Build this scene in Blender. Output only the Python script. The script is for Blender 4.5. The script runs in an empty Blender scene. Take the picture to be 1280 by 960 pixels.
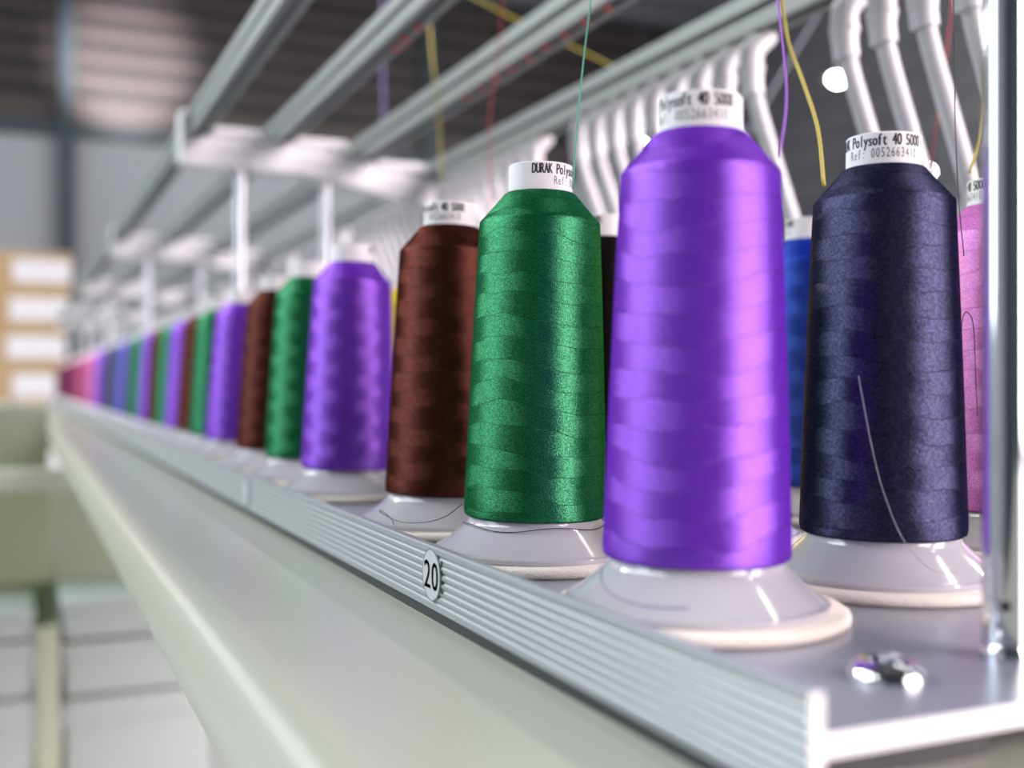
import bpy, bmesh, math, random
from mathutils import Vector, Matrix

random.seed(7)
SC = bpy.context.scene
COL = SC.collection

# ----------------------------------------------------------------------------
# scale: U is the distance from the lens to the nearest purple cone (metres)
# world: +Y runs along the thread rack, +X across it, camera above the aisle edge
# ----------------------------------------------------------------------------
U = 0.29
CZ = 1.55
FPX = 1400.0
YAW = math.atan((640 - 20) / FPX)
CT, ST = math.cos(YAW), math.sin(YAW)


def W(L, t, H):
    return Vector((L * U, t * U, CZ - H * U))


# ---------------------------------------------------------------- camera
cam_d = bpy.data.cameras.new('camera')
cam = bpy.data.objects.new('camera', cam_d)
COL.objects.link(cam)
cam.location = (0, 0, CZ)
cam.rotation_euler = (math.pi / 2, 0, -YAW)
cam_d.sensor_width = 36
cam_d.lens = FPX / 1280 * 36
cam_d.clip_start = 0.02
cam_d.clip_end = 200
cam_d.dof.use_dof = True
cam_d.dof.focus_distance = 1.24 * U
cam_d.dof.aperture_fstop = 6.2
cam_d.dof.aperture_blades = 0
SC.camera = cam

# ---------------------------------------------------------------- colour management
SC.view_settings.view_transform = 'Standard'
SC.view_settings.look = 'None'
SC.view_settings.exposure = 0.0
SC.view_settings.gamma = 1.0
SC.view_settings.use_curve_mapping = False
SC.cycles.use_denoising = True
SC.cycles.max_bounces = 8
SC.cycles.sample_clamp_indirect = 6.0
SC.cycles.caustics_reflective = False
SC.cycles.caustics_refractive = False

# ---------------------------------------------------------------- world
world = bpy.data.worlds.new('hall_daylight')
SC.world = world
world.use_nodes = True
bg = world.node_tree.nodes['Background']
bg.inputs[0].default_value = (0.86, 0.92, 1.0, 1)
bg.inputs[1].default_value = 0.6


def area(name, loc, target, sx, sy, power, col):
    d = bpy.data.lights.new(name, 'AREA')
    d.shape = 'RECTANGLE'
    d.size, d.size_y = sx, sy
    d.energy = power
    d.color = col
    o = bpy.data.objects.new(name, d)
    COL.objects.link(o)
    o.location = loc
    v = Vector(target) - Vector(loc)
    o.rotation_euler = v.to_track_quat('-Z', 'Y').to_euler()
    return o


# added side lights standing free in the hall, shaping the highlights on the cones
area('window_daylight', (-5.6, 2.4, 3.8), (0.2, 0.3, 1.5), 2.0, 4.0, 170, (0.72, 0.84, 1.0))
area('door_daylight', (3.7, -4.0, 3.2), (0.2, 0.3, 1.5), 4.4, 4.0, 860, (1.0, 0.86, 0.92))
# rows of ceiling lamps over the aisle
area('aisle_lamp_light', (-4.3, 3.0, 5.2), (-4.3, 3.0, 0), 0.10, 7.0, 210, (0.95, 0.98, 1.0))
area('aisle_lamp_light_inner', (-3.4, 3.0, 5.2), (-3.4, 3.0, 0), 0.10, 7.0, 170, (0.97, 1.0, 0.98))
area('machine_lamp_light', (3.2, 2.0, 5.2), (3.2, 2.0, 0), 0.25, 8.0, 230, (1.0, 0.98, 0.96))


HALL_W = 360


# ---------------------------------------------------------------- materials
def mat(name, col, rough=0.5, metal=0.0, bump=0.0, bscale=300, spec=0.5, emit=None, estr=0, coat=0.0, sss=0.0, vary=0.0, vscale=6):
    m = bpy.data.materials.new(name)
    m.use_nodes = True
    nt = m.node_tree
    b = nt.nodes['Principled BSDF']
    b.inputs['Base Color'].default_value = (*col, 1)
    b.inputs['Roughness'].default_value = rough
    b.inputs['Metallic'].default_value = metal
    b.inputs['Specular IOR Level'].default_value = spec
    b.inputs['Coat Weight'].default_value = coat
    if sss:
        b.inputs['Subsurface Weight'].default_value = sss
        b.inputs['Subsurface Radius'].default_value = (0.004, 0.004, 0.005)
        b.inputs['Subsurface Scale'].default_value = 1.0
    if emit:
        b.inputs['Emission Color'].default_value = (*emit, 1)
        b.inputs['Emission Strength'].default_value = estr
    tc = nt.nodes.new('ShaderNodeTexCoord')
    if bump:
        n = nt.nodes.new('ShaderNodeTexNoise')
        n.inputs['Scale'].default_value = bscale
        n.inputs['Detail'].default_value = 3
        bp = nt.nodes.new('ShaderNodeBump')
        bp.inputs['Strength'].default_value = bump
        bp.inputs['Distance'].default_value = 0.001
        nt.links.new(tc.outputs['Object'], n.inputs['Vector'])
        nt.links.new(n.outputs['Fac'], bp.inputs['Height'])
        nt.links.new(bp.outputs['Normal'], b.inputs['Normal'])
    if vary:
        n = nt.nodes.new('ShaderNodeTexNoise')
        n.inputs['Scale'].default_value = vscale
        n.inputs['Detail'].default_value = 4
        mx = nt.nodes.new('ShaderNodeMix')
        mx.data_type = 'RGBA'
        mx.inputs['A'].default_value = (*[c * (1 - vary) for c in col], 1)
        mx.inputs['B'].default_value = (*[min(1, c * (1 + vary)) for c in col], 1)
        nt.links.new(tc.outputs['Object'], n.inputs['Vector'])
        nt.links.new(n.outputs['Fac'], mx.inputs['Factor'])
        nt.links.new(mx.outputs['Result'], b.inputs['Base Color'])
    return m


def thread_mat(name, col, sheen, gloss=0.30, rough=0.42):
    """wound polyester: the yarn runs round the cone at a small angle that flips from band to band"""
    m = bpy.data.materials.new(name)
    m.use_nodes = True
    nt = m.node_tree
    N, Lk = nt.nodes, nt.links
    N.remove(N['Principled BSDF'])
    out = N['Material Output']
    dif = N.new('ShaderNodeBsdfDiffuse')
    b = N.new('ShaderNodeBsdfAnisotropic')
    b.distribution = 'BECKMANN'
    b.inputs['Color'].default_value = (*sheen, 1)
    b.inputs['Roughness'].default_value = rough
    b.inputs['Anisotropy'].default_value = -0.58
    ms = N.new('ShaderNodeMixShader')
    ms.inputs[0].default_value = gloss
    Lk.new(dif.outputs[0], ms.inputs[1])
    Lk.new(b.outputs[0], ms.inputs[2])
    Lk.new(ms.outputs[0], out.inputs['Surface'])
    tc = N.new('ShaderNodeTexCoord')
    oi = N.new('ShaderNodeObjectInfo')
    sep = N.new('ShaderNodeSeparateXYZ')
    Lk.new(tc.outputs['Object'], sep.inputs[0])

    def math_(op, a, bb=None, c=None):
        n = N.new('ShaderNodeMath')
        n.operation = op
        for i, v in enumerate((a, bb, c)):
            if v is None:
                continue
            if isinstance(v, (int, float)):
                n.inputs[i].default_value = v
            else:
                Lk.new(v, n.inputs[i])
        return n.outputs[0]
    ang = math_('ARCTAN2', sep.outputs[0], sep.outputs[1])
    ph = math_('MULTIPLY', oi.outputs['Random'], 40.0)
    # slow wander of the band edges round the cone
    nz = N.new('ShaderNodeTexNoise')
    nz.inputs['Scale'].default_value = 55
    nz.inputs['Detail'].default_value = 1
    Lk.new(tc.outputs['Object'], nz.inputs['Vector'])
    wander = math_('MULTIPLY', math_('SUBTRACT', nz.outputs['Fac'], 0.5), 3.0)
    saw = math_('MULTIPLY', math_('SINE', math_('ADD', math_('MULTIPLY', ang, 2.0), ph)), 0.9)
    zz = math_('MULTIPLY', sep.outputs[2], 2 * math.pi / 0.0142)
    band = math_('SINE', math_('ADD', math_('ADD', zz, ph), math_('ADD', wander, saw)))
    sgn = math_('MINIMUM', math_('MAXIMUM', math_('MULTIPLY', band, 30.0), -1.0), 1.0)
    tilt = math_('MULTIPLY', sgn, 0.23)
    # direction across the yarn
    cr = N.new('ShaderNodeVectorMath')
    cr.operation = 'CROSS_PRODUCT'
    flat = N.new('ShaderNodeCombineXYZ')
    Lk.new(sep.outputs[0], flat.inputs[0])
    Lk.new(sep.outputs[1], flat.inputs[1])
    cr.inputs[0].default_value = (0, 0, 1)
    Lk.new(flat.outputs[0], cr.inputs[1])
    nm = N.new('ShaderNodeVectorMath')
    nm.operation = 'NORMALIZE'
    Lk.new(cr.outputs[0], nm.inputs[0])
    sc = N.new('ShaderNodeVectorMath')
    sc.operation = 'SCALE'
    Lk.new(nm.outputs[0], sc.inputs[0])
    Lk.new(tilt, sc.inputs['Scale'])
    ad = N.new('ShaderNodeVectorMath')
    ad.operation = 'ADD'
    Lk.new(sc.outputs[0], ad.inputs[0])
    ad.inputs[1].default_value = (0, 0, 1)
    vt = N.new('ShaderNodeVectorTransform')
    vt.vector_type = 'VECTOR'
    vt.convert_from = 'OBJECT'
    vt.convert_to = 'WORLD'
    Lk.new(ad.outputs[0], vt.inputs[0])
    Lk.new(vt.outputs[0], b.inputs['Tangent'])
    # yarn bump: fine strands that follow the tilt
    zt = math_('ADD', sep.outputs[2], math_('MULTIPLY', math_('MULTIPLY', ang, 0.008), tilt))
    cv = N.new('ShaderNodeCombineXYZ')
    Lk.new(math_('MULTIPLY', ang, 60.0), cv.inputs[0])
    Lk.new(math_('MULTIPLY', zt, 2600.0), cv.inputs[1])
    Lk.new(ph, cv.inputs[2])
    ns = N.new('ShaderNodeTexNoise')
    ns.inputs['Scale'].default_value = 1.0
    ns.inputs['Detail'].default_value = 2
    Lk.new(cv.outputs[0], ns.inputs['Vector'])
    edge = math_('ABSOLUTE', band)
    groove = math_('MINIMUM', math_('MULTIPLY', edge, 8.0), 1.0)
    hgt = math_('ADD', ns.outputs['Fac'], math_('MULTIPLY', groove, 0.05))
    bp = N.new('ShaderNodeBump')
    bp.inputs['Strength'].default_value = 0.42
    bp.inputs['Distance'].default_value = 0.00025
    Lk.new(hgt, bp.inputs['Height'])
    Lk.new(bp.outputs['Normal'], b.inputs['Normal'])
    Lk.new(bp.outputs['Normal'], dif.inputs['Normal'])
    # strand-to-strand colour variation
    mx = N.new('ShaderNodeMix')
    mx.data_type = 'RGBA'
    mx.inputs['A'].default_value = (*[c * 0.82 for c in col], 1)
    mx.inputs['B'].default_value = (*[min(1, c * 1.18) for c in col], 1)
    Lk.new(ns.outputs['Fac'], mx.inputs['Factor'])
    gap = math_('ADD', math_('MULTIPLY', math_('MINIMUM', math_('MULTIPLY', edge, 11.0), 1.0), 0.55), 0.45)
    spk = N.new('ShaderNodeMapRange')
    spk.inputs['From Min'].default_value = 0.38
    spk.inputs['From Max'].default_value = 0.66
    spk.inputs['To Min'].default_value = 0.45
    spk.inputs['To Max'].default_value = 1.55
    Lk.new(ns.outputs['Fac'], spk.inputs['Value'])
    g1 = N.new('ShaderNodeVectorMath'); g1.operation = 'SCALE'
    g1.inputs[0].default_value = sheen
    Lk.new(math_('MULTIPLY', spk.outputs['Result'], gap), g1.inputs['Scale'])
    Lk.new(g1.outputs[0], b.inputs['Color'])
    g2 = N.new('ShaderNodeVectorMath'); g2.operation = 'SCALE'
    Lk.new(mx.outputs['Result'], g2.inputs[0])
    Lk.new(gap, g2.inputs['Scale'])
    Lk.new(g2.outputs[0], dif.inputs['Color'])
    return m


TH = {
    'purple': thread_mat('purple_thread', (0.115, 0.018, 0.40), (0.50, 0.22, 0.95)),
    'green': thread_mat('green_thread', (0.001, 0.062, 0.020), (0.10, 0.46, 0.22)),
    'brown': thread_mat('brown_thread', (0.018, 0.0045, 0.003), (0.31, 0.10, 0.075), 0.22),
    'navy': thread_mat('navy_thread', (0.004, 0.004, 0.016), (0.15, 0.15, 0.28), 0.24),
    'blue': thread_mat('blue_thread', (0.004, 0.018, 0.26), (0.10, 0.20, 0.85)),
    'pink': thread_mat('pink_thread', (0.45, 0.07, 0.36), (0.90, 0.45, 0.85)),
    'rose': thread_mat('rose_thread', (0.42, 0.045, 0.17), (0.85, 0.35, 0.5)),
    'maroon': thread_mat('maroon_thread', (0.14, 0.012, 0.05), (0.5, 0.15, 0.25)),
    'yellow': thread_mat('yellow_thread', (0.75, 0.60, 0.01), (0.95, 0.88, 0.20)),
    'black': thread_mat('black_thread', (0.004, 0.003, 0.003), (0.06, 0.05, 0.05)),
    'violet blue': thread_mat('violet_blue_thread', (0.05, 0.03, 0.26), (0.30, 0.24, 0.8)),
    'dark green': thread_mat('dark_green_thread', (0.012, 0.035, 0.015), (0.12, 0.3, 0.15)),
}
M = {
    'collar': mat('collar_paper', (0.76, 0.75, 0.75), 0.55, sss=0.0),
    'base': mat('base_plastic', (0.46, 0.455, 0.485), 0.12, sss=0.0, spec=0.5, coat=0.1),
    'felt': mat('cream_felt', (0.84, 0.78, 0.70), 0.95, bump=0.6, bscale=1500),
    'ink': mat('black_ink', (0.012, 0.012, 0.014), 0.6),
    'grey_ink': mat('grey_ink', (0.12, 0.12, 0.13), 0.6),
    'rail': mat('blue_grey_rail', (0.315, 0.335, 0.35), 0.36, 0.2, bump=0.05, bscale=900),
    'plate': mat('grey_plate', (0.36, 0.38, 0.43), 0.30, 0.45, bump=0.05, bscale=600),
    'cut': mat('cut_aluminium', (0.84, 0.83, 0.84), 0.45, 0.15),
    'chrome': mat('chrome', (0.62, 0.65, 0.67), 0.09, 1.0),
    'steel_rod': mat('polished_steel', (0.80, 0.81, 0.83), 0.30, 0.9),
    'alu': mat('grey_aluminium_profile', (0.23, 0.25, 0.245), 0.5, 0.2),
    'white': mat('white_plastic', (0.86, 0.86, 0.87), 0.35),
    'fitting': mat('white_fitting', (0.72, 0.72, 0.73), 0.35),
    'hose': mat('white_hose', (0.60, 0.60, 0.61), 0.4, sss=0.0),
    'enamel': mat('pale_green_enamel', (0.50, 0.52, 0.44), 0.20, bump=0.16, bscale=1300),
    'olive': mat('olive_panel', (0.38, 0.43, 0.25), 0.5),
    'olive_pale': mat('pale_olive_panel', (0.44, 0.48, 0.34), 0.5),
    'cream': mat('cream_green_paint', (0.66, 0.68, 0.58), 0.45),
    'sticker': mat('sticker_paper', (0.47, 0.48, 0.50), 0.5),
    'red': mat('red_plastic', (0.75, 0.06, 0.08), 0.3),
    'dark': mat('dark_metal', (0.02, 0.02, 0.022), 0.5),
    'card': mat('cardboard', (0.52, 0.36, 0.19), 0.8, vary=0.12, vscale=9),
    'label': mat('white_label', (0.85, 0.85, 0.88), 0.5),
    'carton': mat('white_carton', (0.43, 0.49, 0.46), 0.6),
    'wall': mat('grey_wall_panel', (0.40, 0.42, 0.45), 0.6, vary=0.06, vscale=0.7),
    'steel': mat('slate_steel', (0.035, 0.055, 0.07), 0.5),
    'sheet': mat('corrugated_sheet', (0.085, 0.066, 0.066), 0.5),
    'purlin': mat('dark_purlin', (0.012, 0.01, 0.01), 0.6),
    'ceil': mat('dark_roof', (0.13, 0.13, 0.145), 0.7, vary=0.4, vscale=0.5),
    'floor': mat('concrete_floor', (0.30, 0.30, 0.29), 0.5, vary=0.12, vscale=1.5),
    'lamp': mat('lamp_lens', (1, 1, 1), 0.5, emit=(1, 1, 1), estr=60),
    'th_purple': mat('purple_yarn', (0.34, 0.12, 0.62), 0.5),
    'th_yellow': mat('yellow_yarn', (0.50, 0.40, 0.05), 0.5),
    'th_green': mat('green_yarn', (0.03, 0.30, 0.20), 0.5),
    'th_dkgreen': mat('dark_green_yarn', (0.01, 0.06, 0.04), 0.5),
    'th_red': mat('red_yarn', (0.55, 0.05, 0.05), 0.5),
    'th_black': mat('black_yarn', (0.02, 0.02, 0.03), 0.5),
    'th_grey': mat('grey_yarn', (0.4, 0.4, 0.46), 0.5),
    'th_violet': mat('violet_yarn', (0.16, 0.13, 0.34), 0.5),
}


# ---------------------------------------------------------------- mesh helpers
def build(name, bm, m, parent=None, smooth=False, angle=None):
    me = bpy.data.meshes.new(name)
    bmesh.ops.recalc_face_normals(bm, faces=bm.faces)
    bm.to_mesh(me)
    bm.free()
    for mm in (m if isinstance(m, (list, tuple)) else [m]):
        me.materials.append(mm)
    if smooth:
        for p in me.polygons:
            p.use_smooth = True
        if angle:
            me.set_sharp_from_angle(angle=math.radians(angle))
    o = bpy.data.objects.new(name, me)
    COL.objects.link(o)
    if parent is not None:
        o.parent = parent
    return o


def tag(o, label, cat, group=None):
    o['label'] = label
    o['category'] = cat
    if group:
        o['group'] = group
    return o


def empty(name, loc, label, cat, group=None, rot=(0, 0, 0)):
    o = bpy.data.objects.new(name, None)
    COL.objects.link(o)
    o.empty_display_size = 0.02
    o.location = loc
    o.rotation_euler = rot
    return tag(o, label, cat, group)


def struct(name, bm, m):
    o = build(name, bm, m)
    o['kind'] = 'structure'
    return o


def box(bm, x0, x1, y0, y1, z0, z1, bev=0.0, mi=0):
    vs = [bm.verts.new((x, y, z)) for x in (x0, x1) for y in (y0, y1) for z in (z0, z1)]
    idx = [(0, 1, 3, 2), (4, 6, 7, 5), (0, 4, 5, 1), (2, 3, 7, 6), (0, 2, 6, 4), (1, 5, 7, 3)]
    fs = [bm.faces.new([vs[i] for i in f]) for f in idx]
    for f in fs:
        f.material_index = mi
    bmesh.ops.recalc_face_normals(bm, faces=fs)
    if bev:
        es = list({e for f in fs for e in f.edges})
        bmesh.ops.bevel(bm, geom=es, offset=bev, segments=3, affect='EDGES', profile=0.5)
    return fs


def lathe(bm, prof, seg=48, c=(0, 0, 0), cap=True):
    rings = []
    for r, z in prof:
        if r <= 1e-9:
            rings.append([bm.verts.new((c[0], c[1], c[2] + z))])
        else:
            rings.append([bm.verts.new((c[0] + r * math.sin(2 * math.pi * i / seg), c[1] - r * math.cos(2 * math.pi * i / seg), c[2] + z)) for i in range(seg)])
    for a, b in zip(rings, rings[1:]):
        for i in range(seg):
            j = (i + 1) % seg
            if len(a) == 1 and len(b) == 1:
                continue
            if len(a) == 1:
                bm.faces.new((a[0], b[j], b[i]))
            elif len(b) == 1:
                bm.faces.new((a[i], a[j], b[0]))
            else:
                bm.faces.new((a[i], a[j], b[j], b[i]))
    if cap:
        for rg in (rings[0], rings[-1]):
            if len(rg) > 2:
                bm.faces.new(rg)


def tube(bm, pts, r, seg=8, radii=None, cap=True):
    pts = [Vector(p) for p in pts]
    n = len(pts)
    ref = None
    rings = []
    for i, p in enumerate(pts):
        d = (pts[min(i + 1, n - 1)] - pts[max(i - 1, 0)]).normalized()
        if ref is None:
            ref = d.orthogonal().normalized()
        ref = (ref - d * ref.dot(d)).normalized()
        bn = d.cross(ref)
        rr = radii[i] if radii else r
        rings.append([bm.verts.new(p + (ref * math.cos(2 * math.pi * k / seg) + bn * math.sin(2 * math.pi * k / seg)) * rr) for k in range(seg)])
    for a, b in zip(rings, rings[1:]):
        for k in range(seg):
            j = (k + 1) % seg
            bm.faces.new((a[k], a[j], b[j], b[k]))
    if cap:
        bm.faces.new(rings[0])
        bm.faces.new(list(reversed(rings[-1])))


def spline(ctrl, n=8):
    ctrl = [Vector(c) for c in ctrl]
    P = [ctrl[0] * 2 - ctrl[1]] + ctrl + [ctrl[-1] * 2 - ctrl[-2]]
    out = []
    for i in range(1, len(P) - 2):
        p0, p1, p2, p3 = P[i - 1], P[i], P[i + 1], P[i + 2]
        for k in range(n):
            t = k / n
            out.append(0.5 * ((2 * p1) + (p2 - p0) * t + (2 * p0 - 5 * p1 + 4 * p2 - p3) * t * t + (3 * p1 - p0 - 3 * p2 + p3) * t ** 3))
    out.append(ctrl[-1])
    return out


def extrude_y(bm, prof, y0, y1, mi_side=0, mi_end=0):
    """closed (x, z) profile swept along Y"""
    a = [bm.verts.new((x, y0, z)) for x, z in prof]
    b = [bm.verts.new((x, y1, z)) for x, z in prof]
    n = len(prof)
    for i in range(n):
        j = (i + 1) % n
        f = bm.faces.new((a[i], a[j], b[j], b[i]))
        f.material_index = mi_side
    f1 = bm.faces.new(a)
    f2 = bm.faces.new(list(reversed(b)))
    f1.material_index = mi_end
    f2.material_index = mi_end


GLYPH = {}


def glyph(ch):
    """triangles of one character of the built-in font: list of tris of (x, y), and the width"""
    if ch in GLYPH:
        return GLYPH[ch]
    cu = bpy.data.curves.new('glyph_source', 'FONT')
    cu.body = ch
    cu.size = 1.0
    cu.resolution_u = 3
    ob = bpy.data.objects.new('glyph_source', cu)
    COL.objects.link(ob)
    bpy.context.view_layer.update()
    dg = bpy.context.evaluated_depsgraph_get()
    me = bpy.data.meshes.new_from_object(ob.evaluated_get(dg))
    me.calc_loop_triangles()
    tris = [[(me.vertices[i].co.x, me.vertices[i].co.y) for i in t.vertices] for t in me.loop_triangles]
    bpy.data.objects.remove(ob)
    bpy.data.curves.remove(cu)
    bpy.data.meshes.remove(me)
    GLYPH[ch] = tris
    return tris


def write(bm, text, fn, pitch, height, stretch=0.78, embolden=0.0):
    """lays characters in cells; fn(u, v) -> 3D point"""
    cap = 0.70
    for i, ch in enumerate(text):
        if ch == ' ':
            continue
        tris = glyph(ch)
        xs = [p[0] for t in tris for p in t]
        cx, w = (min(xs) + max(xs)) / 2, max(xs) - min(xs)
        k = height / cap
        kx = min(k * stretch, pitch * 0.92 / max(w, 1e-6)) if w * k * stretch > pitch * 0.92 else k * stretch
        for du in ((-embolden, 0, embolden) if embolden else (0,)):
            for t in tris:
                vs = [bm.verts.new(fn((i + 0.5) * pitch + (p[0] - cx) * kx + du, p[1] * k)) for p in t]
                try:
                    bm.faces.new(vs)
                except ValueError:
                    pass


# ============================================================================
# THE HALL
# ============================================================================
X0, X1, Y0, Y1, ZC = -9.0, 17.8, -7.0, 26.0, 11.0
ZW = CZ + 5.45
bm = bmesh.new(); box(bm, X0, X1, Y0, Y1, -0.1, 0.0); struct('floor', bm, M['floor'])
bm = bmesh.new(); box(bm, X0, X1, Y0, Y1, ZC, ZC + 0.1)
y = Y0 + 0.6
while y < Y1 - 0.5:
    box(bm, X0, X1, y, y + 0.14, ZC - 0.22, ZC); y += 1.4
struct('ceiling', bm, M['ceil'])
bm = bmesh.new(); box(bm, X0, X1, Y1, Y1 + 0.15, 0, ZW)
x = X0
while x < X1:
    box(bm, x, x + 0.03, Y1 - 0.015, Y1, 0, ZW); x += 1.2
struct('wall_end', bm, M['wall'])


def corrugated(bm, x0, x1, y, z0, z1, pitch=0.22, dep=0.04):
    pts, x = [], x0
    while x < x1:
        pts += [(x, y), (x + pitch * 0.35, y), (x + pitch * 0.5, y - dep), (x + pitch * 0.85, y - dep)]
        x += pitch
    pts = [p for p in pts if p[0] <= x1] + [(x1, y)]
    for a, b in zip(pts, pts[1:]):
        v = [bm.verts.new((a[0], a[1], z0)), bm.verts.new((b[0], b[1], z0)), bm.verts.new((b[0], b[1], z1)), bm.verts.new((a[0], a[1], z1))]
        bm.faces.new(v)
    box(bm, x0, x1, y + 0.02, y + 0.15, z0, z1)


bm = bmesh.new(); corrugated(bm, X0, X1, Y1, ZW, ZC); struct('wall_end_upper', bm, M['sheet'])
bm = bmesh.new(); box(bm, X1, X1 + 0.15, Y0, Y1, 0, CZ + 3.7); struct('wall_right', bm, M['wall'])
bm = bmesh.new(); box(bm, X1, X1 + 0.15, Y0, Y1, CZ + 3.7, ZC)
z = CZ + 4.4
while z < ZC:
    box(bm, X1 - 0.12, X1, Y0, Y1, z, z + 0.12); z += 0.75
struct('wall_right_upper', bm, M['ceil'])
# left wall with three tall windows
bm = bmesh.new()
wins = [(0.2, 4.2), (8.0, 12.0), (16.0, 20.0)]
prev = Y0
for a, b in wins:
    box(bm, X0 - 0.15, X0, prev, a, 0, ZC)
    box(bm, X0 - 0.15, X0, a, b, 0, 1.0)
    box(bm, X0 - 0.15, X0, a, b, 5.0, ZC)
    prev = b
box(bm, X0 - 0.15, X0, prev, Y1, 0, ZC)
struct('wall_left', bm, M['wall'])
bm = bmesh.new(); box(bm, X0, X1, Y0 - 0.15, Y0, 0, ZC); struct('wall_back', bm, M['steel'])
for i, (a, b) in enumerate(wins):
    bm = bmesh.new()
    for k in range(5):
        yy = a + (b - a) * k / 4
        box(bm, X0 - 0.12, X0 - 0.04, yy - 0.03, yy + 0.03, 1.0, 5.0)
    for zz in (1.03, 3.0, 4.97):
        box(bm, X0 - 0.12, X0 - 0.04, a, b, zz - 0.03, zz + 0.03)
    struct('window_%d' % (i + 1), bm, M['steel'])
# steel columns, eave beam and girts of the end wall
cxs = [-7.2, 0.98, 9.2]
for i, cx in enumerate(cxs):
    bm = bmesh.new()
    box(bm, cx - 0.16, cx + 0.16, Y1 - 0.06, Y1 - 0.04, 0, ZC)
    box(bm, cx - 0.16, cx + 0.16, Y1 - 0.36, Y1 - 0.34, 0, ZC)
    box(bm, cx - 0.02, cx + 0.02, Y1 - 0.34, Y1 - 0.06, 0, ZC)
    struct('column_%d' % (i + 1), bm, M['steel'])
bm = bmesh.new(); box(bm, X0, X1, Y1 - 0.2, Y1 - 0.04, ZW - 0.14, ZW + 0.16); struct('trim_1', bm, M['steel'])
for i in range(8):
    z = ZW + 0.95 + i * 0.5
    bm = bmesh.new()
    box(bm, X0, X1, Y1 - 0.20, Y1 - 0.045, z, z + 0.035)
    box(bm, X0, X1, Y1 - 0.20, Y1 - 0.18, z - 0.22, z)
    struct('trim_%d' % (i + 2), bm, M['purlin'])


# high-bay lamps hanging from the roof over the right half of the hall
def high_bay(x, y, z, label, scale=1.0):
    r = empty('high_bay_lamp', (x, y, z), label, 'lamp', 'high bay lamps')
    b1 = bmesh.new(); lathe(b1, [(0.04, 0.42), (0.09, 0.40), (0.10, 0.22), (0.22 * scale, 0.02), (0.22 * scale, 0.0), (0.20 * scale, 0.0), (0.09, 0.20)], 32)
    build('lamp_shade', b1, M['dark'], r, True, 40)
    b2 = bmesh.new(); lathe(b2, [(0.0, -0.08), (0.06 * scale, -0.07), (0.10 * scale, -0.03), (0.11 * scale, 0.015), (0, 0.015)], 32)
    build('lens', b2, M['lamp'], r, True)
    b3 = bmesh.new(); lathe(b3, [(0.012, 0.42), (0.012, ZC - 0.05 - z)], 8)
    build('hanger', b3, M['dark'], r)
    d = bpy.data.lights.new('high_bay_light', 'POINT')
    d.energy = 60
    d.shadow_soft_size = 0.15
    lo = bpy.data.objects.new('high_bay_light', d)
    COL.objects.link(lo)
    lo.location = (x, y, z - 0.3)
    return r


def at_px(px, py, z):
    """world point seen at a photo pixel at camera depth z (metres)"""
    xc = (px - 640) / FPX * z
    return Vector((xc * CT + z * ST, -xc * ST + z * CT, CZ + (480 - py) / FPX * z))


p = at_px(1047, 98, 19.0); high_bay(p.x, p.y, p.z, 'glowing high bay lamp high behind the white hoses above the navy cone')
p = at_px(800, 183, 19.0); high_bay(p.x, p.y, p.z, 'glowing high bay lamp partly hidden by shoulder of the big purple cone')
p = at_px(1158, 214, 21.0); high_bay(p.x, p.y, p.z, 'small glowing high bay lamp beside the collar of the navy cone', 0.8)

for lx, ly in ((-5, 20), (4.5, 20.5), (10, 20), (-5, 10), (6, 11), (13, 14), (13, 4)):  # bare point lights added to brighten the far walls and roof
    d = bpy.data.lights.new('hall_lamp_light', 'POINT')
    d.energy = HALL_W
    d.shadow_soft_size = 0.25
    lo = bpy.data.objects.new('hall_lamp_light', d)
    COL.objects.link(lo)
    lo.location = (lx, ly, 7.6)

d = bpy.data.lights.new('aisle_bay_light', 'POINT')
d.energy = 1500
d.shadow_soft_size = 0.12
d.color = (0.97, 1.0, 0.98)
lo = bpy.data.objects.new('aisle_bay_light', d)
COL.objects.link(lo)
lo.location = (-5.6, 9.5, 7.4)

# lamp that washes the upper end wall
d = bpy.data.lights.new('wall_wash_light', 'SPOT')
d.energy = 6500; d.spot_size = math.radians(36); d.spot_blend = 0.8; d.shadow_soft_size = 0.3; d.color = (1, 0.93, 0.93)
lo = bpy.data.objects.new('wall_wash_light', d); COL.objects.link(lo)
lo.location = (2.2, 20.5, 7.2)
lo.rotation_euler = (Vector((2.2, 26, 8.6)) - lo.location).to_track_quat('-Z', 'Y').to_euler()

# ============================================================================
# MACHINE BEAM AND THREAD RACK
# ============================================================================
TEND = 16.8
T0 = 0.497
LR = 0.40
# machine beam: enamelled sheet top with a rolled front edge
HB, RB, LB = 0.250, 0.060, 0.221
prof = []
for k in range(13):
    a = math.pi / 2 + math.pi * k / 12
    prof.append(((LB + RB * math.cos(a)) * U, CZ - (HB + RB - RB * math.sin(a)) * U))
prof += [(2.0 * U, CZ - (HB + 2 * RB) * U), (2.0 * U, CZ - HB * U)]
bm = bmesh.new(); extrude_y(bm, prof, -0.6, TEND * U)
mbeam = build('machine_beam', bm, M['enamel'], None, True, 35)
tag(mbeam, 'long pale green enamelled machine beam with rolled edge below the rack rail', 'machine beam')

rack = empty('thread_rack', W(LR, T0, 0.209), 'grey metal thread rack tray with ribbed front rail carrying the cones', 'thread rack')
PH = 0.209


def rel(parent, o):
    o.parent = parent
    o.matrix_parent_inverse = parent.matrix_basis.inverted()
    return o


rack_inv = Matrix.Translation(rack.location).inverted()
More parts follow.
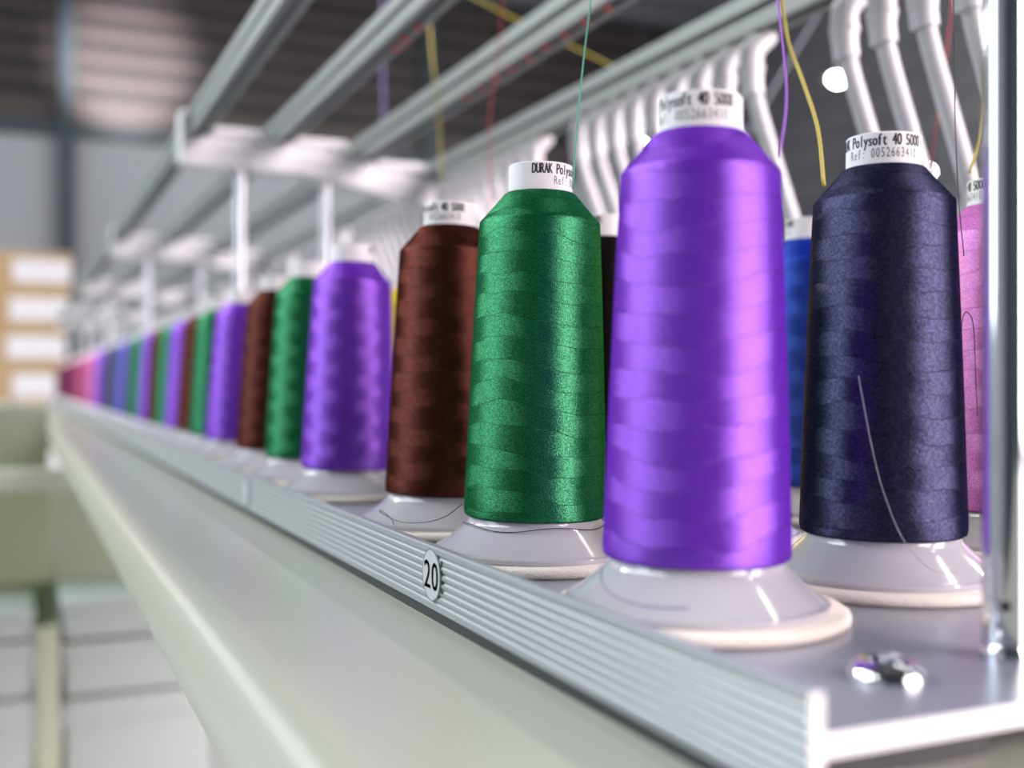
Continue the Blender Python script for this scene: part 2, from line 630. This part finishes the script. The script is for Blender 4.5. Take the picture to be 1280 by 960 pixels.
# ribbed rail profile (x, z)
HT, HBOT = 0.1705, 0.2367
th = 0.0085
prof = []
nr, per = 7, 10
h0, h1 = HT + 0.0055, HBOT - 0.0045
prof.append((LR * U + 0.0004, CZ - HT * U))
prof.append((LR * U, CZ - (HT + 0.0012) * U))
prof.append((LR * U, CZ - h0 * U))
for i in range(nr * per + 1):
    f = i / (nr * per)
    ph = (f * nr) % 1.0
    dep = 0.00052 * (0.5 - 0.5 * math.cos(2 * math.pi * ph)) ** 2.2
    prof.append((LR * U + dep, CZ - (h0 + (h1 - h0) * f) * U))
prof.append((LR * U, CZ - HBOT * U))
prof.append(((LR + th) * U, CZ - HBOT * U))
prof.append(((LR + th) * U, CZ - HT * U))
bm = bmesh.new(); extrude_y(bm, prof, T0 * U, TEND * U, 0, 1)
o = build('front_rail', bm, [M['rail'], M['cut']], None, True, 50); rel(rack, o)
PX1 = 1.95
PT = 0.0150
bm = bmesh.new()
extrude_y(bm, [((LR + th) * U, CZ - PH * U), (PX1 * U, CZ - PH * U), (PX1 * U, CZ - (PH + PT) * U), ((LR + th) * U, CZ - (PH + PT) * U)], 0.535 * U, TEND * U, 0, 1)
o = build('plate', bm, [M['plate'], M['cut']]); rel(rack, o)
# dark strip standing in for shade in the gap under the rail; carries the plate
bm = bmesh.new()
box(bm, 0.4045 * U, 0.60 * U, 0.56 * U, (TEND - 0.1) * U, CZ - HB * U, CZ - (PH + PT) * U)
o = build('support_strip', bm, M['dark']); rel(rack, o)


def sticker(t, hc, text, dots):
    """round paper sticker on the ribbed face; the face looks towards -X"""
    x = LR * U - 0.0004
    yc, zc, R = t * U, CZ - hc * U, 0.0272 * U
    bm = bmesh.new()
    n = 40
    a = [bm.verts.new((x, yc - R * math.cos(2 * math.pi * k / n), zc + R * math.sin(2 * math.pi * k / n))) for k in range(n)]
    b = [bm.verts.new((x + 0.0004, v.co.y, v.co.z)) for v in a]
    bm.faces.new(a)
    for k in range(n):
        bm.faces.new((a[k], a[(k + 1) % n], b[(k + 1) % n], b[k]))
    s = build('number_sticker', bm, M['sticker']); rel(rack, s)
    bm = bmesh.new()
    # thin printed border
    for k in range(n):
        q = [2 * math.pi * kk / n for kk in (k, k + 1)]
        vs = [bm.verts.new((x - 0.00006, yc - rr * math.cos(qq), zc + rr * math.sin(qq))) for rr, qq in ((R, q[0]), (R, q[1]), (R * 0.975, q[1]), (R * 0.975, q[0]))]
        bm.faces.new(vs)
    hgt = R * 1.08
    pitch = R * 0.84

    def fn(u, v):   # seen from -X, +Y (away) lies to the left
        return (x - 0.00008, yc + pitch * len(text) / 2 - u, zc - hgt / 2 + v)
    if text:
        write(bm, text, fn, pitch, hgt, 1.0, 0.00022)
    else:
        for zz in (-0.3, 0.3):
            pass
    for k in range(dots):
        z0 = zc + (1.5 - k) * 0.0029 + 0.0005
        yy = yc - R * 1.06
        vs = [bm.verts.new((x + 0.0003, yy + 0.00085 * math.cos(2 * math.pi * j / 12), z0 + 0.00075 * math.sin(2 * math.pi * j / 12))) for j in range(12)]
        bm.faces.new(vs)
    s2 = build('printed_number', bm, M['ink']); rel(rack, s2)
    s2.parent = s
    s2.matrix_parent_inverse = Matrix.Identity(4)
    return s


sticker(1.11, 0.2005, '20', 4)['label'] = 'round sticker reading 20'
sticker(2.15, 0.2040, '', 4)
# domed chrome bolt in the plate
bt = empty('dome_bolt', W(0.568, 0.622, PH), 'chrome domed bolt in the grey plate near the corner', 'bolt')
R = 0.0275 * U
bm = bmesh.new()
lathe(bm, [(R * 0.35, R * 0.28), (R * 0.37, R * 0.50), (R * 0.55, R * 0.50), (R * 0.78, R * 0.38), (R * 0.93, R * 0.22), (R * 1.0, R * 0.08), (R, 0), (0, 0)], 40)
build('bolt_head', bm, M['chrome'], bt, True, 30)
bm = bmesh.new()
lathe(bm, [(0, R * 0.16), (R * 0.34, R * 0.16), (R * 0.34, R * 0.17)], 6)
build('hex_socket', bm, M['dark'], bt)


# posts, brackets and overhead profiles
TB = [0.632, 3.84, 6.75, 9.75, 12.75, 15.75]
ORD = ['first', 'second', 'third', 'fourth', 'fifth', 'sixth', 'seventh', 'eighth', 'ninth', 'tenth', 'eleventh', 'twelfth', 'thirteenth', 'fourteenth', 'fifteenth', 'sixteenth', 'seventeenth', 'eighteenth', 'nineteenth', 'twentieth']
ORD += ['twenty-' + a for a in ORD[:9]] + ['thirtieth'] + ['thirty-' + a for a in ORD[:9]] + ['fortieth'] + ['forty-' + a for a in ORD[:9]] + ['fiftieth']
BEAMS = [(0.55, 0.86), (0.833, 0.86), (1.125, 0.82), (1.40, 0.76)]


def bracket_h(L):
    """underside height of the profiles across the rack"""
    pts = [(0.4, 0.82), (0.90, 0.82), (1.125, 0.78), (1.40, 0.72), (1.9, 0.60)]
    for (a, ha), (b, hb) in zip(pts, pts[1:]):
        if L <= b:
            return ha + (hb - ha) * (L - a) / (b - a)
    return 0.6


for k, t in enumerate(TB):
    for L in (0.695, 0.99):
        top = bracket_h(L) - 0.03
        side = 'aisle side' if L < 0.8 else 'inner side'
        if k == 0 and L < 0.8:
            lab = 'thick chrome post rising from the grey plate at the near corner'
        else:
            lab = 'slim bright post under the %s white cross bracket, %s' % (ORD[k], side)
        p = empty('rack_post', W(L, t, PH), lab, 'post', 'posts of the thread rack')
        r = 0.0178 * U
        hh = (PH + top) * U
        bm = bmesh.new(); lathe(bm, [(r, 0), (r, hh)], 32)
        build('rod', bm, M['chrome' if k == 0 else 'steel_rod'], p, True, 40)
        bm = bmesh.new(); lathe(bm, [(r * 1.09, 0), (r * 1.09, 0.0022), (r, 0.0030)], 32)
        build('foot_ring', bm, M['chrome'], p, True, 40)
        if k == 0 and L < 0.8:
            bm = bmesh.new()
            lathe(bm, [(0.0012, 0), (0.0012, 0.0006), (0, 0.0006)], 12)
            sc_ = build('set_screw', bm, M['dark'], p)
            sc_.location = (-r * 0.75, -r * 0.62, 0.012)
            sc_.rotation_euler = (math.radians(90), 0, math.radians(-50))
    br = empty('cross_bracket', W(0.5, t, -0.82), 'white cross bracket under the overhead profiles, %s from the near end' % ORD[k], 'bracket', 'white cross brackets')
    w = 0.10
    bm = bmesh.new()
    Ls = [0.515, 0.90, 1.125, 1.40, 1.75]
    va = []
    for L in Ls:
        hb = bracket_h(L)
        va.append([bm.verts.new(W(L, tt, -hh_) - br.location) for tt, hh_ in ((t - w / 2, hb), (t + w / 2, hb), (t + w / 2, hb - 0.10), (t - w / 2, hb - 0.10))])
    for a, b in zip(va, va[1:]):
        for i in range(4):
            bm.faces.new((a[i], a[(i + 1) % 4], b[(i + 1) % 4], b[i]))
    bm.faces.new(va[0]); bm.faces.new(va[-1])
    build('bar', bm, M['white'], br)
    bm = bmesh.new()
    c0 = W(0.495, t - w * 0.55, -0.73) - br.location
    c1 = W(0.515, t + w * 0.55, -0.90) - br.location
    box(bm, c0.x, c1.x, c0.y, c1.y, c0.z, c1.z, 0.001)
    build('end_plate', bm, M['white'], br)
    for L in (0.69, 0.965, 1.25):
        hb = bracket_h(L)
        bm = bmesh.new()
        c0 = W(L - 0.095, t - w * 0.6, -hb) - br.location
        c1 = W(L + 0.095, t + w * 0.6, -hb - 0.035) - br.location
        box(bm, c0.x, c1.x, c0.y, c1.y, c0.z, c1.z, 0.004)
        build('clamp_block', bm, M['white'], br, True, 40)

for k, (L, Hc) in enumerate(BEAMS):
    bx = empty('overhead_profile', W(L, -0.4, -Hc), 'long grey aluminium profile overhead, %s from the aisle' % ORD[k], 'profile', 'overhead aluminium profiles')
    w, h = 0.060 * U, 0.080 * U
    g = 0.0025
    pr = [(-w / 2, -h / 2), (-g * 1.3, -h / 2), (-g * 1.3, -h / 2 + g * 1.6), (g * 1.3, -h / 2 + g * 1.6), (g * 1.3, -h / 2), (w / 2, -h / 2), (w / 2, h / 2), (-w / 2, h / 2),
          (-w / 2, g), (-w / 2 + g * 1.5, g), (-w / 2 + g * 1.5, -g), (-w / 2, -g)]
    bm = bmesh.new(); extrude_y(bm, pr, 0, (TEND - 0.2 + 0.4) * U)
    build('bar', bm, M['alu'], bx)
    for tt in {1: (2.44, 2.535, 2.61), 2: [2.04 + 0.0985 * i for i in range(9)]}.get(k, ()):
        bm = bmesh.new(); lathe(bm, [(0.0, -0.0020), (0.0030, -0.0012), (0.0036, 0.0), (0, 0.0)], 12)
        ind = build('indicator', bm, M['red'], bx, True)
        ind.location = (-w * 0.08 if k == 2 else w * 0.2, (tt + 0.4) * U, -h / 2)

# ============================================================================
# HOSES: white elbow at the last profile, ridged hose running down to the tray
# ============================================================================
src = None
hose_parts = []


def hose_meshes():
    def R(L, H):
        return Vector(((L - 1.40) * U, 0, (H - 0.72) * U))
    bm = bmesh.new()
    pts = spline([R(1.413, 0.722), R(1.404, 0.708), R(1.384, 0.692), R(1.3715, 0.676), R(1.370, 0.655), R(1.3705, 0.625), R(1.375, 0.590)], 6)
    n = len(pts)
    rad = []
    for i in range(n):
        f = i / (n - 1)
        rad.append(0.0225 * U if f < 0.30 else (0.0250 * U if f < 0.85 else 0.0235 * U))
    rad[0] = 0.012 * U; rad[1] = 0.019 * U
    tube(bm, pts, 0, 16, rad)
    # flange ring where the fitting turns down
    q = R(1.3705, 0.640)
    lathe(bm, [(0.024 * U, -0.001), (0.0275 * U, -0.0006), (0.0275 * U, 0.0016), (0.024 * U, 0.002)], 20, (q.x, q.y, q.z))
    me1 = build('elbow_fitting', bm, M['fitting'], None, True, 50)
    bm = bmesh.new()
    ctrl = [R(1.375, 0.60), R(1.395, 0.54), R(1.438, 0.43), R(1.500, 0.27), R(1.60, 0.0), R(1.66, -PH + 0.0)]
    pts = spline(ctrl, 40)
    # resample to even steps so the ridges are even
    L_ = [0]
    for a, b in zip(pts, pts[1:]):
        L_.append(L_[-1] + (b - a).length)
    step = 0.0011
    res, j = [], 0
    s = 0
    while s < L_[-1]:
        while L_[j + 1] < s:
            j += 1
        f = (s - L_[j]) / (L_[j + 1] - L_[j])
        res.append(pts[j].lerp(pts[j + 1], f)); s += step
    res.append(pts[-1])
    rad = [0.0180 * U * (1.0 if i % 2 else 0.90) for i in range(len(res))]
    tube(bm, res, 0, 10, rad)
    me2 = build('ridged_hose', bm, M['hose'], None, True)
    return me1, me2


f0, h0_ = hose_meshes()
first = True
for gI in range(0, 15):
    t_start = 0.845 + 1.045 * gI
    rng = range(4, 9) if gI == 0 else range(9)
    for i in rng:
        t = t_start + i * 0.0955
        if t > TEND - 0.3:
            continue
        cnt = (i - 3) if gI == 0 else i + 1
        bund = 'nearest bundle' if gI == 0 else 'bundle %s from the near end' % ORD[gI]
        e = empty('thread_hose', W(1.40, t, -0.72), 'white ridged hose, %s of the %s' % (ORD[cnt - 1], bund), 'hose', 'white thread hoses')
        if first:
            a, b = f0, h0_
            first = False
        else:
            a, b = f0.copy(), h0_.copy()
            COL.objects.link(a); COL.objects.link(b)
        a.parent = e
        b.parent = e

# ============================================================================
# THREAD CONES
# ============================================================================
RBOT, RSH, RTOP, RCOL = 0.0842, 0.0712, 0.0400, 0.0378
PADT = 0.0120
ZB = (PH - PADT - 0.155) * U          # thread bottom above the pad
ZT = (PH - PADT + 0.224) * U          # thread top above the pad
ZCOL = (PH - PADT + 0.2565) * U


def cone_meshes():
    # wound thread
    bm = bmesh.new()
    pr = [(0.070 * U, ZB + 0.0004), (RBOT * U - 0.0012, ZB), (RBOT * U - 0.0003, ZB + 0.0006), (RBOT * U, ZB + 0.0022)]
    zs = ZT - 0.036 * U
    for k in range(1, 25):
        f = k / 24
        pr.append(((RBOT + (RSH - RBOT) * f + 0.0006 * math.sin(math.pi * f)) * U, ZB + 0.0022 + (zs - ZB - 0.0022) * f))
    pr += [(RSH * U - 0.0002, zs + 0.0005), (RSH * U - 0.0007, zs + 0.0010), ((RSH * 0.5 + RTOP * 0.5) * U, zs + 0.52 * (ZT - zs)), (RTOP * U + 0.0008, ZT - 0.0005), (RTOP * U, ZT), (RCOL * U * 0.98, ZT)]
    lathe(bm, pr, 96, cap=False)
    th_ = build('wound_thread', bm, M['dark'], None, True, 30)
    # base: clear-grey plastic flare with a lip
    bm = bmesh.new()
    hz = ZB
    pr = [(0.071 * U, hz + 0.001), (0.0775 * U, hz - 0.0002), (0.0790 * U, hz - 0.0016)]
    for k in range(1, 11):
        f = k / 10
        pr.append(((0.0790 + (0.1120 - 0.0790) * (f ** 1.12)) * U, hz - 0.0016 - (hz - 0.0016 - 0.0022) * f))
    pr += [(0.1130 * U, 0.0020), (0.1165 * U, 0.0019), (0.1180 * U, 0.0014), (0.1180 * U, 0.0004), (0.1172 * U, 0.0), (0.06 * U, 0.0)]
    lathe(bm, pr, 80)
    ba = build('base', bm, M['base'], None, True, 35)
    # paper collar, an open tube
    bm = bmesh.new()
    r = RCOL * U
    pr = [(r, ZT - 0.004), (r, ZCOL - 0.0003), (r - 0.0003, ZCOL), (r - 0.0012, ZCOL), (r - 0.0015, ZCOL - 0.0003), (r - 0.0015, ZT - 0.004)]
    lathe(bm, pr, 64, cap=False)
    co = build('collar', bm, M['collar'], None, True, 40)
    return th_, ba, co


def print_mesh(p_ang, ref='Ref: 0052663410'):
    """two printed lines round the collar; p_ang = angle (deg) of the P of the second word"""
    pitch = math.radians(7.3)
    r = RCOL * U + 0.00005
    ht = ZCOL - ZT
    bm = bmesh.new()
    start = math.radians(p_ang) - 6.5 * pitch

    def fn1(u, v):
        a = start + u
        return (r * math.sin(a), -r * math.cos(a), ZCOL - ht * 0.43 + v)
    write(bm, 'DURAK Polysoft 40 5000', fn1, pitch, 0.0034, 0.62 / r * 1.0, 0.011)
    st2 = start + 5.4 * pitch

    def fn2(u, v):
        a = st2 + u
        return (r * math.sin(a), -r * math.cos(a), ZCOL - ht * 0.80 + v)
    bm2 = bmesh.new()
    write(bm2, ref, fn2, pitch * 1.03, 0.0028, 0.60 / r, 0.0)
    a = build('printed_name', bm, M['ink'])
    b = build('printed_reference', bm2, M['grey_ink'])
    return a, b


THP, BAP, COP = cone_meshes()
bm = bmesh.new()
r_ = 0.135 * U
lathe(bm, [(0, 0), (r_ - 0.0012, 0), (r_ - 0.0002, 0.0008), (r_, PADT * U * 0.5), (r_ - 0.0003, PADT * U - 0.0008), (r_ - 0.0014, PADT * U), (0, PADT * U)], 64, cap=False)
PADP = build('felt_pad', bm, M['felt'], None, True, 50)
used = {'cone': False, 'pad': False}


def cone(L, t, colr, label, padlabel, lean=0.0, p_ang=None, spin=0.0, ref='Ref: 0052663410'):
    a = math.atan2(-L, t)
    if not used['pad']:
        pad = PADP; used['pad'] = True
    else:
        pad = PADP.copy(); COL.objects.link(pad)
    pad.location = W(L, t, PH)
    pad.rotation_euler = (0, 0, a)
    tag(pad, padlabel, 'felt pad', 'round felt pads on the tray')
    e = empty('thread_cone', W(L, t, PH - PADT), label, 'thread cone', 'embroidery thread cones on the rack')
    # slight lean seen across the picture
    Rz = Matrix.Rotation(a, 4, 'Z')
    ax = Vector((ST, CT, 0))
    Rl = Matrix.Rotation(lean, 4, ax)
    e.rotation_euler = (Rl @ Rz).to_euler()
    parts = []
    for P in (THP, BAP, COP):
        if not used['cone']:
            c = P
        else:
            c = P.copy(); COL.objects.link(c)
        c.parent = e
        parts.append(c)
    if colr:
        me = parts[0].data
        key = 'wound_' + colr
        m2 = bpy.data.meshes.get(key)
        if m2 is None:
            m2 = me.copy(); m2.name = key
            m2.materials.clear(); m2.materials.append(TH[colr])
        parts[0].data = m2
    if p_ang is not None:
        q1, q2 = print_mesh(p_ang, ref)
        q1.parent = parts[2]
        q2.parent = parts[2]
    used['cone'] = True
    return e, parts


LF, LM, LK = 0.560, 0.828, 1.135
front = [(0.856, 'purple', 0.010, -66), (1.199, 'green', 0.0165, 32), (1.507, 'brown', 0.022, -82),
         (2.02, 'purple', 0.028, 95), (2.35, 'green', 0.03, 120), (2.70, 'brown', 0.04, 70),
         (3.17, 'purple', 0.05, None), (3.48, 'green', 0.03, None), (3.80, 'brown', 0.04, None),
         (4.10, 'purple', 0.03, None), (4.42, 'green', 0.02, None), (4.73, 'brown', 0.02, None),
         (5.05, 'purple', 0.02, None), (5.40, 'green', 0.02, None), (5.72, 'dark green', 0.02, None),
         (6.05, 'violet blue', 0.02, None), (6.42, 'violet blue', 0.02, None), (6.78, 'dark green', 0.02, None), (7.12, 'brown', 0.02, None),
         (7.48, 'violet blue', 0, None), (7.85, 'purple', 0, None), (8.25, 'pink', 0, None), (8.62, 'pink', 0, None), (9.0, 'rose', 0, None)]
t = 9.4
seq = ['rose', 'rose', 'rose', 'maroon', 'maroon', 'maroon', 'rose', 'maroon', 'brown', 'maroon', 'maroon', 'brown', 'maroon', 'maroon', 'brown', 'maroon', 'maroon', 'brown', 'maroon']
for s in seq:
    if t > TEND - 0.4:
        break
    front.append((t, s, 0, None)); t += 0.39
SPECIAL = {
    0: 'large purple thread cone in front, nearest of the front row',
    1: 'emerald green thread cone between the large purple and the brown cone',
    2: 'dark brown thread cone directly behind the emerald green cone',
}
cnt = {}
for i, (t, c, lean, pa) in enumerate(front):
    cnt[c] = cnt.get(c, 0) + 1
    nm = {'rose': 'rose pink', 'pink': 'magenta pink'}.get(c, c)
    lab = SPECIAL.get(i, '%s thread cone, %s %s from the near end of the front row' % (nm, ORD[cnt[c] - 1], nm))
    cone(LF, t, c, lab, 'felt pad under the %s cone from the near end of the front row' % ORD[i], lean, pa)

cone(LM, 0.9145, 'navy', 'glossy navy blue thread cone beside the chrome post', 'cream felt pad under the navy cone', 0.004, -49)
cone(LM, 1.235, 'yellow', 'yellow thread cone hidden behind the large purple cone', 'cream felt pad under the yellow cone behind the purple one', 0, 30)
cone(LM, 1.52, 'black', 'black thread cone between the green and the large purple cone', 'cream felt pad under the black cone', 0, -120)
cone(LM, 2.56, 'yellow', 'yellow thread cone glimpsed behind the second purple cone', 'cream felt pad under the far yellow cone', 0, None)
cone(LK, 1.415, 'blue', 'royal blue thread cone between the large purple and the navy cone', 'cream felt pad under the royal blue cone', 0, -150)
cone(LK, 1.044, 'pink', 'orchid pink thread cone behind the navy cone and chrome post', 'cream felt pad under the orchid pink cone', 0, -135)


# ============================================================================
# LOOSE THREADS
# ============================================================================
def ray(px, py, z):
    """point at depth z (in U) on the sight line of a photo pixel"""
    return at_px(px, py, z * U)


def strand(pts, r, m, label, group='threads rising to the profiles'):
    bm = bmesh.new()
    P = spline(pts, 8)
    c = P[0].copy()
    tube(bm, [p - c for p in P], r, 6)
    o = build('thread_strand', bm, m, None, True)
    o.location = c
    tag(o, label, 'thread', group)
    return o


strand([ray(974, 196, 1.02), ray(983, 130, 1.05), ray(980, 70, 1.1), ray(968, -30, 1.2)], 0.00035, M['th_purple'], 'purple thread rising past the shoulder of the large purple cone')
strand([ray(1030, 232, 1.36), ray(1022, 160, 1.4), ray(1003, 100, 1.45), ray(985, 50, 1.5), ray(974, -25, 1.55)], 0.00075, M['th_yellow'], 'golden yellow thread curving up behind the navy cone')
strand([ray(716, 236, 1.27), ray(722, 150, 1.3), ray(729, 80, 1.35), ray(742, -30, 1.4)], 0.00028, M['th_green'], 'thin green thread rising from the emerald green cone')
strand([ray(1163, 212, 1.9), ray(1172, 150, 1.9), ray(1184, 60, 1.95), ray(1192, -20, 2.0)], 0.0004, M['th_red'], 'red thread between the white hoses right of the navy cone')
strand([ray(1205, 320, 1.30), ray(1199, 255, 1.30), ray(1194, 150, 1.35), ray(1192, -20, 1.4)], 0.00022, M['th_black'], 'black thread in front of white hose right of navy cone')
strand([ray(1212, 216, 1.5), ray(1220, 190, 1.5), ray(1228, 150, 1.5), ray(1234, 60, 1.55), ray(1238, -20, 1.6)], 0.00065, M['th_yellow'], 'yellow thread beside the chrome post above the pink cone')
strand([ray(614, 300, 2.4), ray(612, 150, 2.4), ray(622, 80, 2.35), ray(630, -20, 2.3)], 0.00035, M['th_red'], 'faint red thread rising behind the green cone')
strand([ray(552, 225, 3.0), ray(548, 140, 3.0), ray(540, 70, 3.0), ray(533, -20, 3.0)], 0.0008, M['th_yellow'], 'blurred yellow thread rising above the brown cone')
strand([ray(480, 200, 4.0), ray(479, 120, 4.0), ray(478, -20, 4.0)], 0.0012, M['th_violet'], 'blurred violet thread above the second purple cone')
strand([ray(570, -15, 3.1), ray(640, 22, 3.0), ray(750, 75, 2.9), ray(800, 100, 2.8)], 0.0009, M['th_yellow'], 'blurred yellow thread slanting across the overhead profiles')
strand([ray(1030, 5, 3.4), ray(985, 80, 3.5), ray(930, 175, 3.6)], 0.0012, M['th_grey'], 'blurred grey strand slanting below the last overhead profile')
strand([ray(1210, 650, 1.38), ray(1197, 520, 1.36), ray(1197, 460, 1.335), ray(1203, 400, 1.325), ray(1210, 391, 1.32), ray(1217, 410, 1.33), ray(1220, 480, 1.34), ray(1222, 520, 1.34)], 0.00022, M['th_black'], 'dark looped thread hanging in front of the orchid pink cone', 'loose thread ends')
strand([ray(1073, 470, 1.085), ray(1090, 560, 1.08), ray(1106, 620, 1.075), ray(1130, 676, 1.07), ray(1165, 712, 1.05), ray(1200, 716, 1.05)], 0.00011, M['th_grey'], 'pale loose thread trailing down the front of the navy cone', 'loose thread ends')
strand([ray(578, 630, 1.243), ray(556, 646, 1.27), ray(530, 653, 1.32), ray(500, 652, 1.36), ray(480, 643, 1.38), ray(474, 638, 1.36), ray(480, 640, 1.33), ray(490, 650, 1.27), ray(492, 655, 1.25)], 0.00016, M['th_dkgreen'], 'dark green loose loop between the brown and green cone bases', 'loose thread ends')
pts = []
for k in range(26):
    a = math.radians(-85 + 160 * k / 25)
    rr = 0.0835 * U + 0.0004
    cc = W(LF, 1.199, PH - PADT) + Vector((0, 0, ZB - 0.0022 + 0.0007 * math.sin(k * 0.5)))
    base_a = math.atan2(-LF, 1.199)
    pts.append(cc + Vector((rr * math.sin(a + base_a), -rr * math.cos(a + base_a), 0)))
strand(pts, 0.00016, M['th_dkgreen'], 'dark green thread end lying round the base of the green cone', 'loose thread ends')

pts = []
base_a = math.atan2(-LF, 0.856)
for k in range(30):
    f = k / 29
    a = math.radians(-78 + 75 * f)
    g = 0.15 + 0.62 * math.sin(math.pi * min(1, f * 0.62)) 
    rr = (0.0790 + (0.1120 - 0.0790) * g ** 1.12) * U + 0.0003
    z = ZB - 0.0016 - (ZB - 0.0038) * g
    pts.append(W(LF, 0.856, PH - PADT) + Vector((rr * math.sin(a + base_a), -rr * math.cos(a + base_a), z)))
strand(pts, 0.00014, M['th_violet'], 'thin violet thread end lying on the base of the large purple cone', 'loose thread ends')

# ============================================================================
# LEFT SIDE: stand with white cartons, stacked cardboard boxes
# ============================================================================


def px_box(x0, x1, y0, y1, t, dep):
    """a box whose near face is the plane Y = t*U, its outline measured on the photo; returns min/max corners"""
    def LH(x, yv):
        tt = t
        # (x-20) = F L / (CT Z), Z = ST L + CT t
        k = (x - 20) * CT / FPX
        L = k * CT * tt / (1 - k * ST)
        Z = ST * L + CT * tt
        return L, (yv - 480) * Z / FPX
    La, Ha = LH(x0, y0)
    Lb, Hb = LH(x1, y1)
    Hb = (y1 - 480) * CT * t / FPX
    Ha = (y0 - 480) * CT * t / FPX
    p0, p1 = W(La, t, Hb), W(Lb, t + dep, Ha)
    return p0, p1


def part_box(name, p0, p1, m, root, bev=0.002):
    bm = bmesh.new()
    box(bm, p0.x - root.location.x, p1.x - root.location.x, p0.y - root.location.y, p1.y - root.location.y, p0.z - root.location.z, p1.z - root.location.z, bev)
    return build(name, bm, m, root, True, 40)


ts = 6.0
st_ = empty('machine_stand', (0, ts * U, 0), 'pale green steel stand with olive panels below the machine beam', 'stand')
part_box('top_bar', *px_box(-160, 130, 588, 614, ts - 0.35, 0.12), M['cream'], st_)
part_box('side_panel', *px_box(-160, 64, 612, 785, ts - 0.02, 0.05), M['olive'], st_)
part_box('side_panel', *px_box(65, 200, 612, 785, ts - 0.02, 0.05), M['olive_pale'], st_)
p0, p1 = px_box(45, 74, 788, 1000, ts - 0.75, 0.12); p0.z = 0
part_box('post', p0, p1, M['olive_pale'], st_)
p0, p1 = px_box(-230, -180, 588, 1000, ts + 0.12, 0.15); p0.z = 0
part_box('post', p0, p1, M['cream'], st_)
sh0, sh1 = px_box(-160, 210, 1010, 1024, ts - 0.72, 0.9)
part_box('shelf', sh0, sh1, M['olive_pale'], st_)
part_box('rear_bar', *px_box(-160, 46, 528, 546, ts + 2.0, 0.3), M['cream'], st_)
part_box('rear_panel', *px_box(-160, 61, 508, 592, ts + 0.5, 0.05), M['olive_pale'], st_)
part_box('rear_table', *px_box(-160, 36, 503, 529, ts + 4.0, 1.0), M['cream'], st_)
for (x0, x1, y0, y1, lab) in [(-90, 41, 766, 800, 'white carton on top of the left stack on the green stand'),
                              (-90, 40, 803, 872, 'white carton in the middle of the left stack on the green stand'),
                              (-90, 40, 876, 1010, 'white carton at the bottom of the left stack on the green stand'),
                              (80, 235, 756, 806, 'flat white carton on top of the right stack on the green stand'),
                              (81, 240, 810, 878, 'white carton in the middle of the right stack on the green stand'),
                              (82, 260, 882, 1010, 'large pale carton at the bottom of the right stack on the green stand')]:
    p0, p1 = px_box(x0, x1, y0, y1, ts - 0.72, 0.55)
    if y1 == 1010:
        p0.z = sh1.z + 0.0005
    bm = bmesh.new()
    cx, cy = (p0.x + p1.x) / 2, (p0.y + p1.y) / 2
    box(bm, p0.x - cx, p1.x - cx, p0.y - cy, p1.y - cy, 0, p1.z - p0.z, 0.003)
    # lid overhang
    box(bm, p0.x - cx - 0.003, p1.x - cx + 0.003, p0.y - cy - 0.003, p1.y - cy + 0.003, (p1.z - p0.z) * 0.72, (p1.z - p0.z) * 0.98, 0.002)
    o = build('white_carton', bm, M['carton'], None, True, 40)
    o.location = (cx, cy, p0.z)
    tag(o, lab, 'carton', 'white cartons on the stand')

# cardboard box stacks on pallets beyond the end of the rack
YB = 9.0
bh = 0.285


def carton_box(x, y, z, w, d, h, label, lw, lx, lz=0.5):
    e = empty('cardboard_box', (x, y, z), label, 'cardboard box', 'stacked cardboard boxes')
    bm = bmesh.new(); box(bm, -w / 2, w / 2, -d / 2, d / 2, 0, h - 0.001, 0.004)
    build('carton', bm, M['card'], e, True, 40)
    bm = bmesh.new(); box(bm, -w / 2 - 0.001, w / 2 + 0.001, -0.03, 0.03, h - 0.006, h - 0.002)
    build('tape', bm, M['felt'], e)
    bm = bmesh.new(); box(bm, lx - lw / 2, lx + lw / 2, -d / 2 - 0.002, -d / 2 + 0.001, h * (lz - 0.3), h * (lz + 0.3))
    build('address_label', bm, M['label'], e)


xr = (92 - 20) / (FPX / CT) * (CT * YB)     # right face of the stack at the photo's x = 92
top = CZ + 168 / FPX * CT * YB
n = 9
rows = int(top / bh)
base_z = top - rows * bh
bm = bmesh.new()
for k in range(5):
    box(bm, -1.35, -1.35 + 1.8, YB + 0.06 + k * 0.22, YB + 0.2 + k * 0.22, base_z - 0.02, base_z)
for k in range(3):
    box(bm, -1.3 + k * 0.8, -1.2 + k * 0.8, YB + 0.06, YB + 1.08, 0.0, base_z - 0.02)
pl = build('pallet', bm, M['card'], None)
tag(pl, 'wooden pallet under the stacked cardboard boxes', 'pallet')
WN = ['top', 'second', 'third', 'fourth', 'fifth', 'sixth', 'seventh', 'eighth', 'ninth', 'tenth']
for rI in range(rows):
    for cI in range(3):
        w = 0.56
        xx = xr - w / 2 - cI * (w + 0.01) - 0.02 * ((rI * 7 + cI * 3) % 3)
        lab = '%s cardboard box from the top in the %s column from the thread rack' % (WN[rI] if rI else 'topmost', ORD[cI])
        carton_box(xx, YB + 0.5, top - (rI + 1) * bh, w, 0.8, bh, lab, 0.40, 0.07, 0.5)
